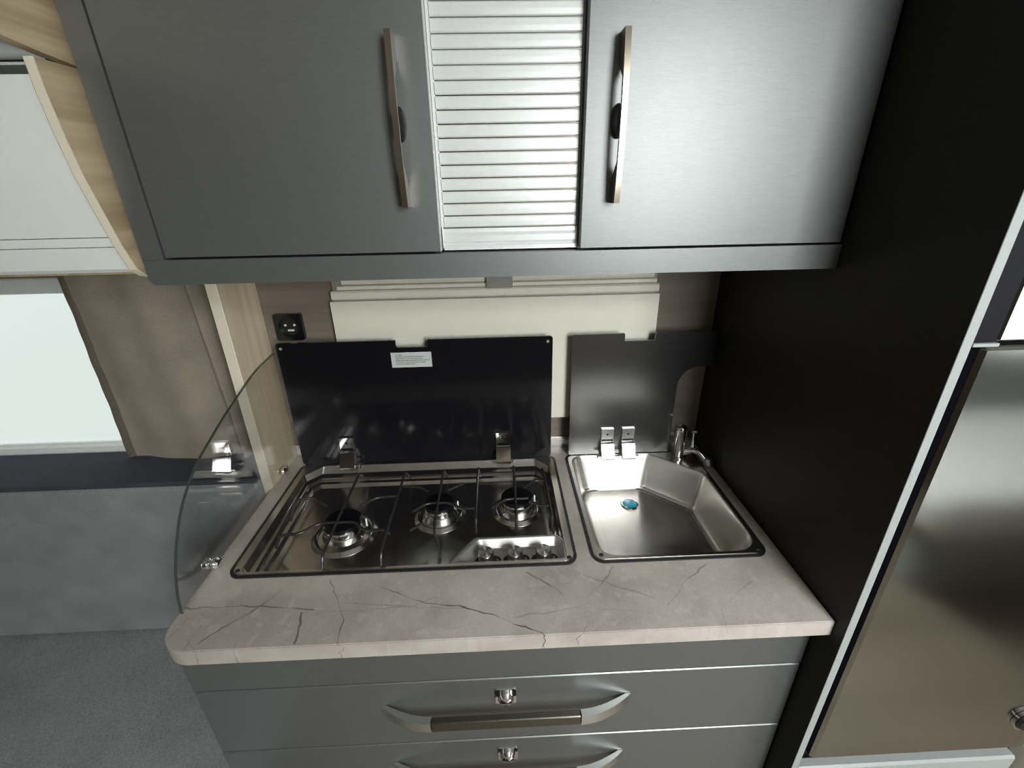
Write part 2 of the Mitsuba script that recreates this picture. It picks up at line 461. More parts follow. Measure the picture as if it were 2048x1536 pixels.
# ------------------------------------------------------------------ worktop
out = Polygon([(-0.036, YW - 0.001), (-0.036, -0.129)] + [(XR - 0.0008, -0.129), (XR - 0.0008, YW - 0.001)])
r = 0.045
corner = sbox(-0.036, -0.129, -0.036 + r, -0.129 + r).difference(Polygon([(-0.036 + r + r * math.cos(a), -0.129 + r + r * math.sin(a)) for a in np.linspace(math.pi, 1.5 * math.pi, 10)] + [(-0.036 + r, -0.129 + r)]))
out = out.difference(corner.buffer(1e-6))
cut = [rrect(0.010, 0.590, 0.010, 0.334, 0.015), rrect(0.634, 0.928, 0.010, 0.334, 0.015)]
def slab(poly, d):
    p = poly.buffer(-d, join_style=2)
    for c in cut:
        p = p.difference(c)
    return p
wt = cat(extr(slab(out, 0), 0.8708, 0.8985, 'z'), extr(slab(out, 0.0012), 0.8985, 0.9000, 'z'), extr(slab(out, 0.0008), 0.8700, 0.8708, 'z'))
k = obj('worktop', wt, 'mat_marble', smooth=25)
thing(k, 'grey-beige marble-effect worktop with dark veins and a rounded front corner', 'worktop')

k = obj('upstand_strip', extr(Polygon([(0.3845, 0.9003), (0.3895, 0.9003), (0.3895, 0.928), (0.3875, 0.928), (0.3845, 0.918)]), -0.030, XR - 0.001, 'x'), 'mat_steel_satin')
thing(k, 'thin metal strip along the wall behind the hob and sink lids', 'trim')

# ------------------------------------------------------------------ base cabinet with drawers
K = thing('base_cabinet', 'grey drawer cabinet under the marble worktop with chrome-ended handles', 'cabinet')
BX0, BX1, BY = -0.032, 0.9595, -0.100
body = cat(cbox(BX0, BX0 + 0.018, BY + 0.019, YW - 0.002, 0.06, 0.8695), cbox(BX1 - 0.018, BX1, BY + 0.019, YW - 0.002, 0.06, 0.8695),
           cbox(BX0, BX1, BY, BY + 0.018, 0.7665, 0.8695, 0.001), cbox(BX0 + 0.02, BX1 - 0.02, BY + 0.05, YW - 0.002, 0.06, 0.075),
           cbox(BX0 + 0.02, BX1 - 0.02, BY + 0.06, BY + 0.08, 0.0, 0.06))
obj('body', body, 'mat_grey', K)


def crescent(s):
    """end piece of a drawer handle, seen from above; s = -1 left, 1 right"""
    xm, xt = (0.345, 0.258) if s < 0 else (0.590, 0.679)
    o, i = [], []
    for t in np.linspace(0, 1, 14):
        o.append((xt + (xm - xt) * t, BY - 0.0005 - 0.0330 * math.sin(t * math.pi / 2) ** 0.85))
        i.append((xt + (xm - xt) * (0.10 + 0.90 * t), BY - 0.0005 - 0.0215 * math.sin(t * math.pi / 2) ** 1.0))
    p = Polygon(o + i[::-1]).buffer(0)
    return extr(p, 0.6885, 0.7105, 'z')


front = cbox(BX0, BX1, BY, BY + 0.018, 0.6030, 0.7635, 0.0016)
bar = cbox(0.3455, 0.5895, -0.1335, -0.1225, 0.6885, 0.7105, 0.0015)
plate = extr(rrect(0.450, 0.485, 0.7035, 0.7385, 0.003), BY - 0.003, BY - 0.0002, 'y')
button = lathe([(0, 0), (0.0135, 0), (0.0135, 0.004), (0.010, 0.009), (0.004, 0.0105), (0, 0.0105)], (0.4675, BY - 0.0031, 0.721), 'y-', 28)
first = {}
for i in range(4):
    dz = -0.1635 * i
    d = numbered(K + '__drawer')
    if i == 0:
        scene[d] = mikit.ply(front, 'mat_grey_gloss', smooth=30)
        first['handle_bar'] = obj('handle_bar', bar, 'mat_bronze', d, label='dark bronze middle bar of the handle')
        first['handle_end'] = obj('handle_end', crescent(-1), 'mat_hinge', d, label='curved chrome left end of the handle')
        first['handle_end2'] = obj('handle_end', crescent(1), 'mat_hinge', d, label='curved chrome right end of the handle')
        first['lock_plate'] = obj('lock_plate', plate, 'mat_chrome', d, label='small square chrome plate')
        first['lock_button'] = obj('lock_button', button, 'mat_chrome', d, label='domed chrome push button')
        d0 = d
    elif i < 3:
        scene[d] = {**scene[d0], 'to_world': T().translate([0, 0, dz])}
        for n, kk in first.items():
            copy_of(kk, n.rstrip('2'), d, (0, 0, dz), labels[kk]['label'])
    else:
        scene[d] = {**scene[d0], 'to_world': T().translate([0, 0, dz])}
    labels[d] = {'label': ['top grey drawer front', 'second grey drawer front, cut off by the bottom of the photo', 'third drawer front', 'lowest drawer front'][i]}

# ------------------------------------------------------------------ upper cabinet
K = thing('upper_cabinet', 'grey wall cabinet over the hob with two doors and a ribbed white shutter between them', 'cabinet')
UY, UX0, UX1, UZ0, UZ1 = 0.057, -0.001, XR - 0.001, 1.3835, 1.4165
rail = extr(Polygon([(UX0 + 0.006, UZ0), (UX1, UZ0), (UX1, UZ1), (UX0, UZ1), (UX0, UZ0 + 0.006)]), UY, UY + 0.03, 'y')
body = cat(rail, cbox(UX0, UX0 + 0.0285, UY, YW - 0.002, UZ1 + 0.0002, ZC - 0.003), cbox(UX0, UX1, UY + 0.03, YW - 0.002, UZ0 + 0.008, UZ1 - 0.001),
           cbox(UX1 - 0.01, UX1, UY + 0.022, YW - 0.002, UZ1, ZC - 0.003))
obj('body', body, 'mat_grey', K)
obj('inner_panel', cbox(UX0 + 0.03, UX1 - 0.012, YW - 0.012, YW - 0.003, UZ1 + 0.001, ZC - 0.004), 'mat_carcass', K)
for px in (0.388, 0.5905):
    obj('divider', cbox(px, px + 0.010, UY + 0.0225, YW - 0.013, UZ1 + 0.001, ZC - 0.004), 'mat_carcass', K)


def bow(zc, zh):
    """side view (y, z) of an upright bow handle standing on the door"""
    o, i = [], []
    y0 = UY - 0.0002
    for t in np.linspace(-1, 1, 25):
        o.append((y0 - 0.0235 - 0.0065 * (1 - t * t), zc + zh * t))
    inner = [(y0, zc + zh), (y0, zc + zh - 0.022), (y0 - 0.008, zc + zh - 0.034), (y0 - 0.0185, zc + zh - 0.044)]
    for t in np.linspace(0.5, -0.5, 9):
        inner.append((y0 - 0.0185 - 0.0065 * (1 - t * t), zc + zh * t * 0.98))
    inner += [(y0 - 0.0185, zc - zh + 0.044), (y0 - 0.008, zc - zh + 0.034), (y0, zc - zh + 0.022), (y0, zc - zh)]
    return Polygon(o + inner).buffer(0)


for name, x0, x1, hx, lab in (('door', 0.0300, 0.3985, 0.3615, 'wide grey left door'), ('door', 0.5905, 0.9565, 0.6305, 'wide grey right door')):
    d = obj(name, cbox(x0, x1, UY, UY + 0.018, 1.4195, ZC - 0.008, 0.0005), 'mat_grey', K, label=lab)
    obj('handle', extr(bow(1.569, 0.092), hx - 0.0036, hx + 0.0036, 'x'), 'mat_nickel', d, label='upright satin nickel bow handle')
    m = trimesh.creation.icosphere(3)
    m.apply_scale((0.0085, 0.0175, 0.0195))
    v = m.vertices
    v[:, 1] = np.minimum(v[:, 1], 0)
    m = trimesh.Trimesh(v + [hx, UY - 0.0002, 1.571], m.faces, process=False)
    obj('push_lock', m, 'mat_black', d, smooth=40, label='black push lock behind the handle')
    if x0 < 0.1:
        obj('edge_band', cbox(x1 + 0.0001, x1 + 0.0012, UY + 0.0005, UY + 0.018, 1.4195, ZC - 0.008), 'mat_grey_edge', d, label='pale edge band of the door')

sh = obj('roller_shutter', cbox(0.3998, 0.5890, 0.0805, 0.0845, 1.4185, ZC - 0.006), 'mat_chrome', K, label='ribbed white roller shutter with mirror-like grooves')
pitch = 0.01565
prof = Polygon([(0.0, 0.0), (0.0, 0.0141), (-0.0022, 0.0141), (-0.0034, 0.0129), (-0.0036, 0.0068), (-0.0034, 0.0012), (-0.0022, 0.0)])
slat = extr(Polygon([(0.0804 + a, 1.4488 + b) for a, b in prof.exterior.coords]), 0.4045, 0.5865, 'x')
s0 = None
for i in range(31):
    if s0 is None:
        s0 = obj('slat', slat, 'mat_white_slat', sh, smooth=False)
    else:
        copy_of(s0, 'slat', sh, (0, 0, pitch * i))
rp = Polygon([(0.0804, 1.4190), (0.0804, 1.4472), (0.0768, 1.4472), (0.0762, 1.4420), (0.0745, 1.4380), (0.0745, 1.4300), (0.0765, 1.4270), (0.0735, 1.4245), (0.0735, 1.4190)])
obj('bottom_rail', extr(rp, 0.4025, 0.5885, 'x'), 'mat_white_slat', sh, smooth=False, label='white grip rail at the foot of the shutter')
obj('guide', cbox(0.3998, 0.4040, 0.0752, 0.0804, 1.4490, ZC - 0.006, 0.0006), 'mat_white_slat', sh)
obj('guide', cbox(0.5870, 0.5898, 0.0755, 0.0804, 1.4490, ZC - 0.006, 0.0006), 'mat_grey', sh)

# ------------------------------------------------------------------ kitchen window blind, socket, partition board
K = thing('window_blind', 'closed cream blind on the wall between the hob lid and the upper cabinet', 'blind')
obj('panel', extr(Polygon([(0.121, 0.992), (0.824, 0.992), (0.824, 1.284), (0.121, 1.284)]), 0.369, YW - 0.001, 'y'), 'mat_cream', K, smooth=False, label='plain cream blind panel')
p = [(YW - 0.001, 0), (0.371, 0), (0.3685, 0.003), (0.3685, 0.015), (0.372, 0.018), (YW - 0.001, 0.018)]
obj('ridge', extr(Polygon([(a, 1.2875 + b) for a, b in p]), 0.126, 0.821, 'x'), 'mat_cream', K)
obj('ridge', extr(Polygon([(a + 0.002 if a < 0.38 else a, 1.3075 + b * 0.5) for a, b in p]), 0.140, 0.815, 'x'), 'mat_cream', K)
obj('ridge', extr(Polygon([(a + 0.004 if a < 0.38 else a, 1.3185 + b * 1.4) for a, b in p]), 0.150, 0.810, 'x'), 'mat_cream', K)
obj('backing', cbox(0.128, 0.818, 0.378, YW - 0.002, 1.284, 1.342), 'mat_clip', K)
obj('clip', cbox(0.452, 0.507, 0.3625, 0.3683, 1.3060, 1.340, 0.0015), 'mat_clip', K, label='small grey clip on the blind')

K = thing('socket_outlet', 'square black wall socket left of the cream blind', 'socket')
sp = rrect(-0.0105, 0.0490, 1.1990, 1.2580, 0.005)
obj('plate', extr(sp.difference(Polygon([(0.0195 + 0.021 * math.cos(a), 1.2285 + 0.021 * math.sin(a)) for a in np.linspace(0, 2 * math.pi, 33)[:-1]])), 0.380, YW - 0.0005, 'y'), 'mat_enamel', K)
obj('insert', lathe([(0, 0), (0.0208, 0), (0.0208, 0.003), (0, 0.003)], (0.0195, YW - 0.0010, 1.2285), 'y-', 32), 'mat_black', K)
for px in (0.0105, 0.0300):
    obj('contact', lathe([(0, 0), (0.0026, 0), (0.0026, 0.002), (0, 0.002)], (px, YW - 0.0042, 1.2320), 'y-', 16), 'mat_frame_grey', K)
obj('shutter', cbox(0.0140, 0.0275, YW - 0.0065, YW - 0.0042, 1.2185, 1.2225), 'mat_frame_grey', K)

K = thing('partition_board', 'narrow upright wooden board at the left end of the worktop, pale front edge', 'board')
obj('board', cbox(-0.0545, -0.0345, 0.258, YW - 0.001, 0.86, 1.3870), 'mat_wood_upright', K)
obj('edge_strip', cbox(-0.0550, -0.0342, 0.2555, 0.2579, 0.86, 1.3870, 0.0008), 'mat_wood_edge', K, label='cream front edge strip')

# ------------------------------------------------------------------ glass screen
K = thing('glass_screen', 'clear glass splash guard with a rounded top at the left edge of the worktop', 'screen')
prof = fillet_path([(0, 0.386, 1.168), (0, 0.298, 1.161), (0, 0.168, 1.127), (0, 0.061, 1.090), (0, 0.001, 1.047), (0, -0.041, 0.986), (0, -0.060, 0.937), (0, -0.066, 0.9012)], 0.03, 6)
gp = Polygon([(0.386, 0.9012)] + [(q[1], q[2]) for q in prof])
obj('pane', extr(gp, -0.0320, -0.0280, 'x'), 'mat_glass', K, smooth=False, label='clear glass pane')
n = len(prof)
e = np.vstack([np.c_[np.full(n, xx), prof[:, 1:] + o] for xx in (-0.0322, -0.0278) for o in (0.0,)])
ef = [(i, i + 1, n + i + 1) for i in range(n - 1)] + [(i, n + i + 1, n + i) for i in range(n - 1)]
off = np.vstack([e, e + np.array([0, -0.0003, 0.0004])])
ef2 = ef + [(a + 2 * n, c + 2 * n, b + 2 * n) for a, b, c in ef]
obj('edge', trimesh.Trimesh(off, ef2, process=False), 'mat_glass_edge', K, smooth=False, label='dark green polished edge')
for y in (0.300, 0.024):
    b = obj('fixing', cat(lathe([(0, 0), (0.0105, 0), (0.0115, 0.002), (0.0115, 0.007), (0.008, 0.0105), (0, 0.011)], (-0.0278, y, 0.9135), 'x', 28)), 'mat_chrome', K, label='round chrome fixing')
    obj('washer', lathe([(0, 0), (0.0095, 0), (0.0095, 0.007), (0.006, 0.010), (0, 0.010)], (-0.0424, y, 0.9135), 'x', 24), 'mat_chrome', b)

# ------------------------------------------------------------------ hob
K = thing('hob', 'stainless steel three-burner gas hob with its black glass lid folded up', 'hob')
seal_h = rrect(0.0, 0.600, 0.0, 0.344, 0.022)
rim_h = rrect(0.0055, 0.5945, 0.0055, 0.3385, 0.018)
obj('seal', extr(seal_h.difference(rim_h.buffer(-0.002)), 0.9002, 0.9028, 'z'), 'mat_rubber', K, label='black rubber seal')
P = [(0.020, 0.0105), (0.582, 0.0105), (0.582, 0.298), (0.552, 0.330), (0.054, 0.330), (0.018, 0.292)]
R6 = [0.012, 0.012, 0.010, 0.010, 0.010, 0.010]
LZ = [0.9040, 0.9036, 0.8905, 0.8895, 0.8890, 0.8878, 0.8832, 0.8825, 0.8820, 0.8806, 0.8760, 0.8750]
side_in = np.array([0.0, 0.0010, 0.0055, 0.0065, 0.0125, 0.0140, 0.0165, 0.0175, 0.0250, 0.0265, 0.0290, 0.0310])
back_in = np.array([0.0, 0.0010, 0.0120, 0.0140, 0.0260, 0.0295, 0.0345, 0.0355, 0.0430, 0.0445, 0.0490, 0.0510])
cham_in = np.array([0.0, 0.0010, 0.0080, 0.0095, 0.0170, 0.0195, 0.0240, 0.0250, 0.0320, 0.0335, 0.0380, 0.0400])
#        front  right  chamfer  back  chamfer  left
rings = [(ring(P, [a * 0.35, a * 0.62, c, b, c, a], R6), z) for a, b, c, z in zip(side_in, back_in, cham_in, LZ)]
inner = Polygon(rings[0][0])
tray = loft(rings)
rim = cat(extr(rim_h.difference(inner), 0.9010, 0.9034, 'z'), extr(rim_h.buffer(-0.0015).difference(inner), 0.9034, 0.9041, 'z'))
obj('tray', cat(tray, rim), 'mat_steel', K, smooth=28, label='polished stepped steel tray')
obj('burner_box', cbox(0.014, 0.586, 0.014, 0.331, 0.845, 0.8738, 0.002), 'mat_steel_satin', K)
# control recess: a ridge with a pocket behind it
C = [(0.366, 0.0125), (0.584, 0.0125), (0.586, 0.060), (0.570, 0.077), (0.414, 0.077)]
RC = [0.008, 0.008, 0.010, 0.010, 0.014]
cr = [(0.0, 0.8745), (0.0012, 0.9000), (0.0026, 0.9028), (0.0048, 0.9032), (0.0066, 0.9015), (0.0110, 0.8890), (0.0130, 0.8874), (0.0170, 0.8868)]
fac = np.array([0.15, 1.2, 1.2, 1.5, 2.2])
obj('control_recess', loft([(ring(C, fac * a, RC), z) for a, z in cr]), 'mat_steel_soft', K, smooth=40, label='brushed steel recess for the knobs')
bez = None
for i, kx in enumerate((0.440, 0.491, 0.542)):
    at = (kx, 0.0285, 0.8868)
    k1 = obj('knob', lathe([(0, 0.0235), (0.0120, 0.0235), (0.0136, 0.0222), (0.0140, 0.0205), (0.0140, 0.006), (0.0150, 0.004), (0.0150, 0.0), (0, 0.0)][::-1], at, 'z', 36), 'mat_steel', K, label='round brushed steel control knob')
    an = np.linspace(0, 2 * math.pi, 49)
    fv, fu = [], []
    for a0, a1 in zip(an[:-1], an[1:]):
        for a, rr in (((a0 + a1) / 2, 0.0003), (a0, 0.0126), (a1, 0.0126)):
            fv.append((at[0] + rr * math.cos(a), at[1] + rr * math.sin(a), at[2] + 0.0238))
            fu.append((a, rr * 40))
    obj('turned_face', trimesh.Trimesh(fv, np.arange(len(fv)).reshape(-1, 3), process=False), 'mat_turned', k1, smooth=False, uv=np.array(fu), label='turned metal face')
    obj('bezel', extr(rrect(kx - 0.021, kx + 0.027, 0.0160, 0.0420, 0.0125), 0.8868, 0.8874, 'z'), 'mat_black', K, smooth=False, label='black printed bezel under the knob')
    obj('mark', cbox(kx - 0.0215, kx - 0.0160, 0.0165, 0.0205, 0.8875, 0.8879), 'mat_pale_print', K, label='small pale mark')
    obj('mark', lathe([(0, 0), (0.0016, 0), (0.0016, 0.0004), (0, 0.0004)], (kx + 0.0195, 0.0315, 0.8875), 'z', 12), 'mat_pale_print', K, label='small pale dot')

BURN = [(0.159, 0.126, 0.063, 0.0355), (0.342, 0.170, 0.053, 0.0305), (0.502, 0.180, 0.052, 0.0315)]
for bx, by, R, rc in BURN:
    b = obj('burner', lathe([(R, 0.0002), (R - 0.0006, 0.0010), (R - 0.0070, 0.0062), (R - 0.0074, 0.0066), (R - 0.0100, 0.0060), (R - 0.0125, 0.0030), (rc + 0.006, 0.0062), (rc + 0.002, 0.0140), (rc - 0.001, 0.0163), (0, 0.0166)][::-1], (bx, by, 0.8749), 'z', 48), 'mat_steel', K, label='pressed steel burner ring')
    obj('crown', lathe([(rc - 0.0005, 0.0), (rc + 0.0005, 0.002), (rc - 0.0005, 0.0085), (rc - 0.004, 0.0125), (0, 0.0128)][::-1], (bx, by, 0.8912), 'z', 48), 'mat_chrome', b, label='shiny burner crown')
    obj('cap', lathe([(rc - 0.0015, 0.0), (rc + 0.001, 0.0015), (rc + 0.001, 0.0055), (rc - 0.002, 0.0078), (rc * 0.6, 0.0086), (0, 0.0088)][::-1], (bx, by, 0.9042), 'z', 48), 'mat_enamel', b, label='black enamel burner cap')
    obj('igniter', lathe([(0, 0), (0.002, 0), (0.002, 0.016), (0.0012, 0.018), (0, 0.018)], (bx + rc + 0.006, by + 0.012, 0.8850), 'z', 12), 'mat_white', b, label='small white spark igniter')

ZT, ZL, RW = 0.9245, 0.8845, 0.0027
def wire(pts, r=RW):
    q = [(p[0], p[1], p[2] if len(p) > 2 else ZT) for p in pts]
    return tube(fillet_path(q, 0.012, 5), r, 8)
left = [wire([(0.158, 0.290, 0.893), (0.157, 0.262), (0.158, 0.118), (0.159, 0.022), (0.159, 0.010, 0.897)]),
        wire([(0.258, 0.292, 0.893), (0.258, 0.262), (0.259, 0.022), (0.259, 0.012, 0.897)]),
        wire([(0.046, 0.150, 0.894), (0.054, 0.180), (0.088, 0.181), (0.122, 0.154)]),
        wire([(0.050, 0.076, 0.894), (0.064, 0.076), (0.098, 0.076), (0.125, 0.104), (0.193, 0.104), (0.215, 0.080), (0.250, 0.079), (0.262, 0.079, 0.915)]),
        wire([(0.190, 0.150), (0.216, 0.176), (0.258, 0.178)]),
        wire([(0.046, 0.240, 0.895), (0.046, 0.235, 0.900), (0.047, 0.040, 0.900), (0.047, 0.034, 0.895)], 0.0020)]
obj('pan_support', cat(*left), 'mat_wire', K, smooth=40, label='dark wire pan support over the large left burner')
mid = [wire([(0.343, 0.292, 0.893), (0.343, 0.264), (0.343, 0.165), (0.344, 0.072), (0.352, 0.066, 0.892)]),
       wire([(0.264, 0.209), (0.299, 0.206), (0.318, 0.190)]), wire([(0.296, 0.126), (0.321, 0.151), (0.368, 0.150), (0.390, 0.130), (0.420, 0.130)]),
       wire([(0.300, 0.073), (0.322, 0.094)]), wire([(0.360, 0.191), (0.390, 0.212)]),
       wire([(0.420, 0.296, 0.893), (0.420, 0.270), (0.420, 0.100), (0.420, 0.092, 0.893)])]
obj('pan_support', cat(*mid), 'mat_wire', K, smooth=40, label='dark wire pan support over the middle burner')
rt = [wire([(0.499, 0.300, 0.893), (0.499, 0.272), (0.498, 0.150), (0.497, 0.100), (0.497, 0.092, 0.893)]),
      wire([(0.422, 0.211), (0.450, 0.207), (0.473, 0.190)]), wire([(0.516, 0.188), (0.542, 0.214), (0.563, 0.211)]),
      wire([(0.526, 0.145), (0.546, 0.130), (0.565, 0.129)]), wire([(0.450, 0.128), (0.477, 0.154), (0.524, 0.155)]),
      wire([(0.563, 0.270, 0.895), (0.563, 0.262), (0.565, 0.100), (0.565, 0.094, 0.895)])]
obj('pan_support', cat(*rt), 'mat_wire', K, smooth=40, label='dark wire pan support over the small right burner')
for sx, sy in ((0.0145, 0.0140), (0.5855, 0.0135)):
    obj('screw', lathe([(0, 0), (0.0042, 0), (0.0036, 0.0012), (0, 0.0014)], (sx, sy, 0.9041), 'z', 16), 'mat_black', K, label='dark screw in the rim')

# lid, folded up
lid = rrect(0.003, 0.5905, 0.9045, 1.2055, 0.006)
lid = lid.difference(rrect(0.2545, 0.3225, 1.1890, 1.2300, 0.006))
L = obj('lid', extr(lid, 0.3375, 0.3425, 'y'), 'mat_black_glass', K, smooth=False, label='black glass lid with a finger notch in its top edge')
obj('warning_label', cbox(0.2415, 0.3285, 0.3370, 0.33745, 1.1440, 1.1785), 'mat_sticker', L, smooth=False, label='small pale label with fine grey print')
for sx in (0.0125, 0.5800):
    obj('stud', lathe([(0, 0), (0.0035, 0), (0.003, 0.001), (0, 0.0012)], (sx, 0.3374, 1.194), 'y-', 16), 'mat_clip', L)


def hinge(parent, xc, w, mat='mat_hinge'):
    h = obj('hinge', extr(Polygon([(0.3370, 0.9045), (0.3370, 0.9400), (0.3310, 0.9415), (0.3260, 0.9390), (0.3110, 0.9110), (0.3100, 0.9050)]), xc - w / 2, xc + w / 2, 'x'), mat, parent, smooth=30, label='chrome lid hinge')
    pl = extr(sbox(xc - w * 0.44, 0.9475, xc + w * 0.44, 0.9735).difference(Polygon([(xc + 0.0028 * math.cos(a), 0.960 + 0.0028 * math.sin(a)) for a in np.linspace(0, 2 * math.pi, 17)[:-1]])), 0.3335, 0.3350, 'y')
    lip = cbox(xc - w * 0.47, xc + w * 0.47, 0.3320, 0.3372, 0.9735, 0.9752)
    sides = cat(cbox(xc - w * 0.47, xc - w * 0.43, 0.3330, 0.3372, 0.9405, 0.9740), cbox(xc + w * 0.43, xc + w * 0.47, 0.3330, 0.3372, 0.9405, 0.9740))
    obj('clamp', cat(pl, lip, sides), mat, h, smooth=False)
    obj('pin', tube([(xc - w / 2 - 0.009, 0.3190, 0.9085), (xc - w / 2 - 0.008, 0.3190, 0.9085), (xc + w / 2 + 0.008, 0.3190, 0.9085), (xc + w / 2 + 0.009, 0.3190, 0.9085)], [0.003, 0.004, 0.004, 0.003], 14), 'mat_chrome', h)
    return h


hinge(K, 0.1135, 0.034, 'mat_chrome')
hinge(K, 0.4770, 0.034, 'mat_chrome')

# ------------------------------------------------------------------ sink
K = thing('sink', 'stainless steel sink with a chamfered back corner and its dark lid folded up', 'sink')
seal_s = rrect(0.6255, 0.9365, 0.0, 0.344, 0.022)
rim_s = rrect(0.6300, 0.9320, 0.0050, 0.3390, 0.018)
obj('seal', extr(seal_s.difference(rim_s.buffer(-0.002)), 0.9002, 0.9028, 'z'), 'mat_rubber', K, label='black rubber seal')
P = [(0.637, 0.0125), (0.9265, 0.0125), (0.9265, 0.2420), (0.8280, 0.3350), (0.637, 0.3350)]
R5 = np.array([0.046, 0.046, 0.020, 0.020, 0.034])
FB = np.array([0.75, 0.72, 0.75, 0.55, 0.80])
bl = [(0.0, 0.9036), (0.0012, 0.9030), (0.0030, 0.9005), (0.0060, 0.8920), (0.0120, 0.8680), (0.0200, 0.8370), (0.0240, 0.8240), (0.0285, 0.8165), (0.0350, 0.8125), (0.0440, 0.8108), (0.0600, 0.8100)]
rings = [(ring(P, FB * a, R5 + 0.25 * a, 8), z) for a, z in bl]
innr = Polygon(rings[0][0])
rim = cat(extr(rim_s.difference(innr), 0.9010, 0.9034, 'z'), extr(rim_s.buffer(-0.0015).difference(innr), 0.9034, 0.9040, 'z'))
bm = loft(rings)
vv = bm.vertices
b = obj('basin', bm, 'mat_steel_basin', K, smooth=True, uv=np.c_[vv[:, 0] + 0.15 * vv[:, 1], vv[:, 1] - vv[:, 2]], label='brushed steel basin')
obj('rim', rim, 'mat_steel_satin', K, smooth=30)
dn = obj('drain', lathe([(0.0150, 0.0), (0.0190, 0.0), (0.0205, 0.0012), (0.0190, 0.0026), (0.0165, 0.0030), (0.0155, 0.0020)], (0.770, 0.264, 0.8100), 'z', 40), 'mat_chrome', K, label='round chrome drain ring')
obj('protective_film', lathe([(0.0162, 0.0), (0.0155, 0.0018), (0.009, 0.0030), (0, 0.0034)][::-1], (0.770, 0.264, 0.8106), 'z', 36), 'mat_blue', dn, label='bright blue film over the drain')
for sx, sy in ((0.6425, 0.0160), (0.9215, 0.0160)):
    obj('screw', lathe([(0, 0), (0.0042, 0), (0.0036, 0.0012), (0, 0.0014)], (sx, sy, 0.9041), 'z', 16), 'mat_black', K, label='dark screw in the rim')
q = [(0.634, 0.9055), (0.876, 0.9055), (0.876, 1.078)]
q += [(0.876 + 0.0475 * (1 - math.cos(a)), 1.078 + 0.0475 * math.sin(a)) for a in np.linspace(0.1, math.pi / 2, 10)]
q += [(0.9500, 1.1255), (0.9500, 1.2065), (0.8150, 1.2065), (0.8130, 1.1890), (0.7470, 1.1890), (0.7470, 1.2065), (0.634, 1.2065)]
L = obj('lid', extr(Polygon(q).buffer(-0.003).buffer(0.003), 0.3375, 0.3425, 'y'), 'mat_lid_grey', K, smooth=False, label='dark glossy lid cut out around the tap')
hinge(K, 0.7240, 0.031)
hinge(K, 0.7735, 0.031)

# ------------------------------------------------------------------ tap
K = thing('tap', 'chrome folding tap in the back right corner of the sink', 'tap')
obj('base', lathe([(0, 0), (0.0170, 0), (0.0170, 0.004), (0.0140, 0.007), (0.0, 0.008)], (0.8940, 0.3180, 0.9041), 'z', 32), 'mat_chrome', K)
obj('body', tube([(0.8925, 0.3175, 0.909), (0.8922, 0.3175, 0.915), (0.8912, 0.3155, 0.945), (0.8900, 0.3125, 0.980), (0.8898, 0.3122, 0.9855), (0.8896, 0.3120, 0.9895), (0.8895, 0.3119, 0.9915)], [0.0145, 0.0145, 0.0140, 0.0133, 0.0120, 0.0085, 0.003], 24), 'mat_chrome', K, smooth=50, label='leaning chrome column')
s = fillet_path([(0.899, 0.314, 0.916), (0.918, 0.302, 0.930), (0.929, 0.291, 0.930), (0.943, 0.278, 0.914)], 0.012, 6)
obj('spout', tube(s, np.linspace(0.0085, 0.0070, len(s)), 18), 'mat_chrome', K, smooth=50, label='bent chrome spout')
obj('nozzle', tube([(0.9435, 0.2790, 0.9215), (0.9440, 0.2780, 0.9200), (0.9475, 0.2725, 0.9060), (0.9478, 0.2720, 0.9045)], [0.007, 0.0108, 0.0100, 0.008], 20), 'mat_hinge', K, smooth=40, label='bright chrome nozzle')
lv_ = obj('lever', tube([(0.9195, 0.3060, 0.9300), (0.9193, 0.3070, 0.944), (0.9185, 0.3090, 0.972)], [0.0060, 0.0042, 0.0032], 14), 'mat_chrome', K, smooth=40, label='thin chrome lever')
obj('lever_knob', lathe([(0, 0), (0.0036, 0), (0.0042, 0.001), (0.0042, 0.011), (0.0036, 0.012), (0, 0.012)], (0.9128, 0.3092, 0.9740), 'x', 18), 'mat_hinge', lv_)

# ------------------------------------------------------------------ overhead locker at the left
K = thing('overhead_locker', 'overhead locker at the top left with a white front and a curved wooden end', 'locker')
edge = [(0.0860, 1.3925), (0.0720, 1.3965), (0.0600, 1.4060), (0.0480, 1.4380), (0.0380, 1.4760), (0.0270, 1.5200), (0.0215, 1.5600), (0.0180, 1.6030), (0.0180, 1.6355)]
side = Polygon(edge + [(YW - 0.002, 1.6350), (YW - 0.002, 1.3925)])
obj('end_panel', extr(side, -0.0250, -0.0130, 'x'), 'mat_wood', K, smooth=False, label='curved wooden end panel')
es = []
ed = np.array(edge)
nrm = np.gradient(ed, axis=0)
nrm /= np.linalg.norm(nrm, axis=1, keepdims=True)
off = np.c_[-nrm[:, 1], nrm[:, 0]]
strip = Polygon(np.vstack([ed + off * 0.0004, (ed + off * 0.0022)[::-1]])).buffer(0)
obj('edge_strip', extr(strip, -0.0225, -0.0128, 'x'), 'mat_wood_edge', K, smooth=30, label='pale curved edge strip')
def face(a, b, d0, d1):
    """slab that follows the locker's leaning front between two heights"""
    zz = np.linspace(a, b, 12)
    yy = np.interp(zz, ed[:, 1], ed[:, 0])
    return Polygon(np.vstack([np.c_[yy + d0, zz], np.c_[yy + d1, zz][::-1]]))
obj('door', extr(face(1.4480, 1.6210, 0.006, 0.022), -1.20, -0.0255, 'x'), 'mat_locker_white', K, smooth=25, label='plain white locker front')
obj('trim_bar', extr(face(1.4355, 1.4470, 0.0055, 0.022), -1.20, -0.0255, 'x'), 'mat_locker_white', K, smooth=25, label='narrow white strip under the front')
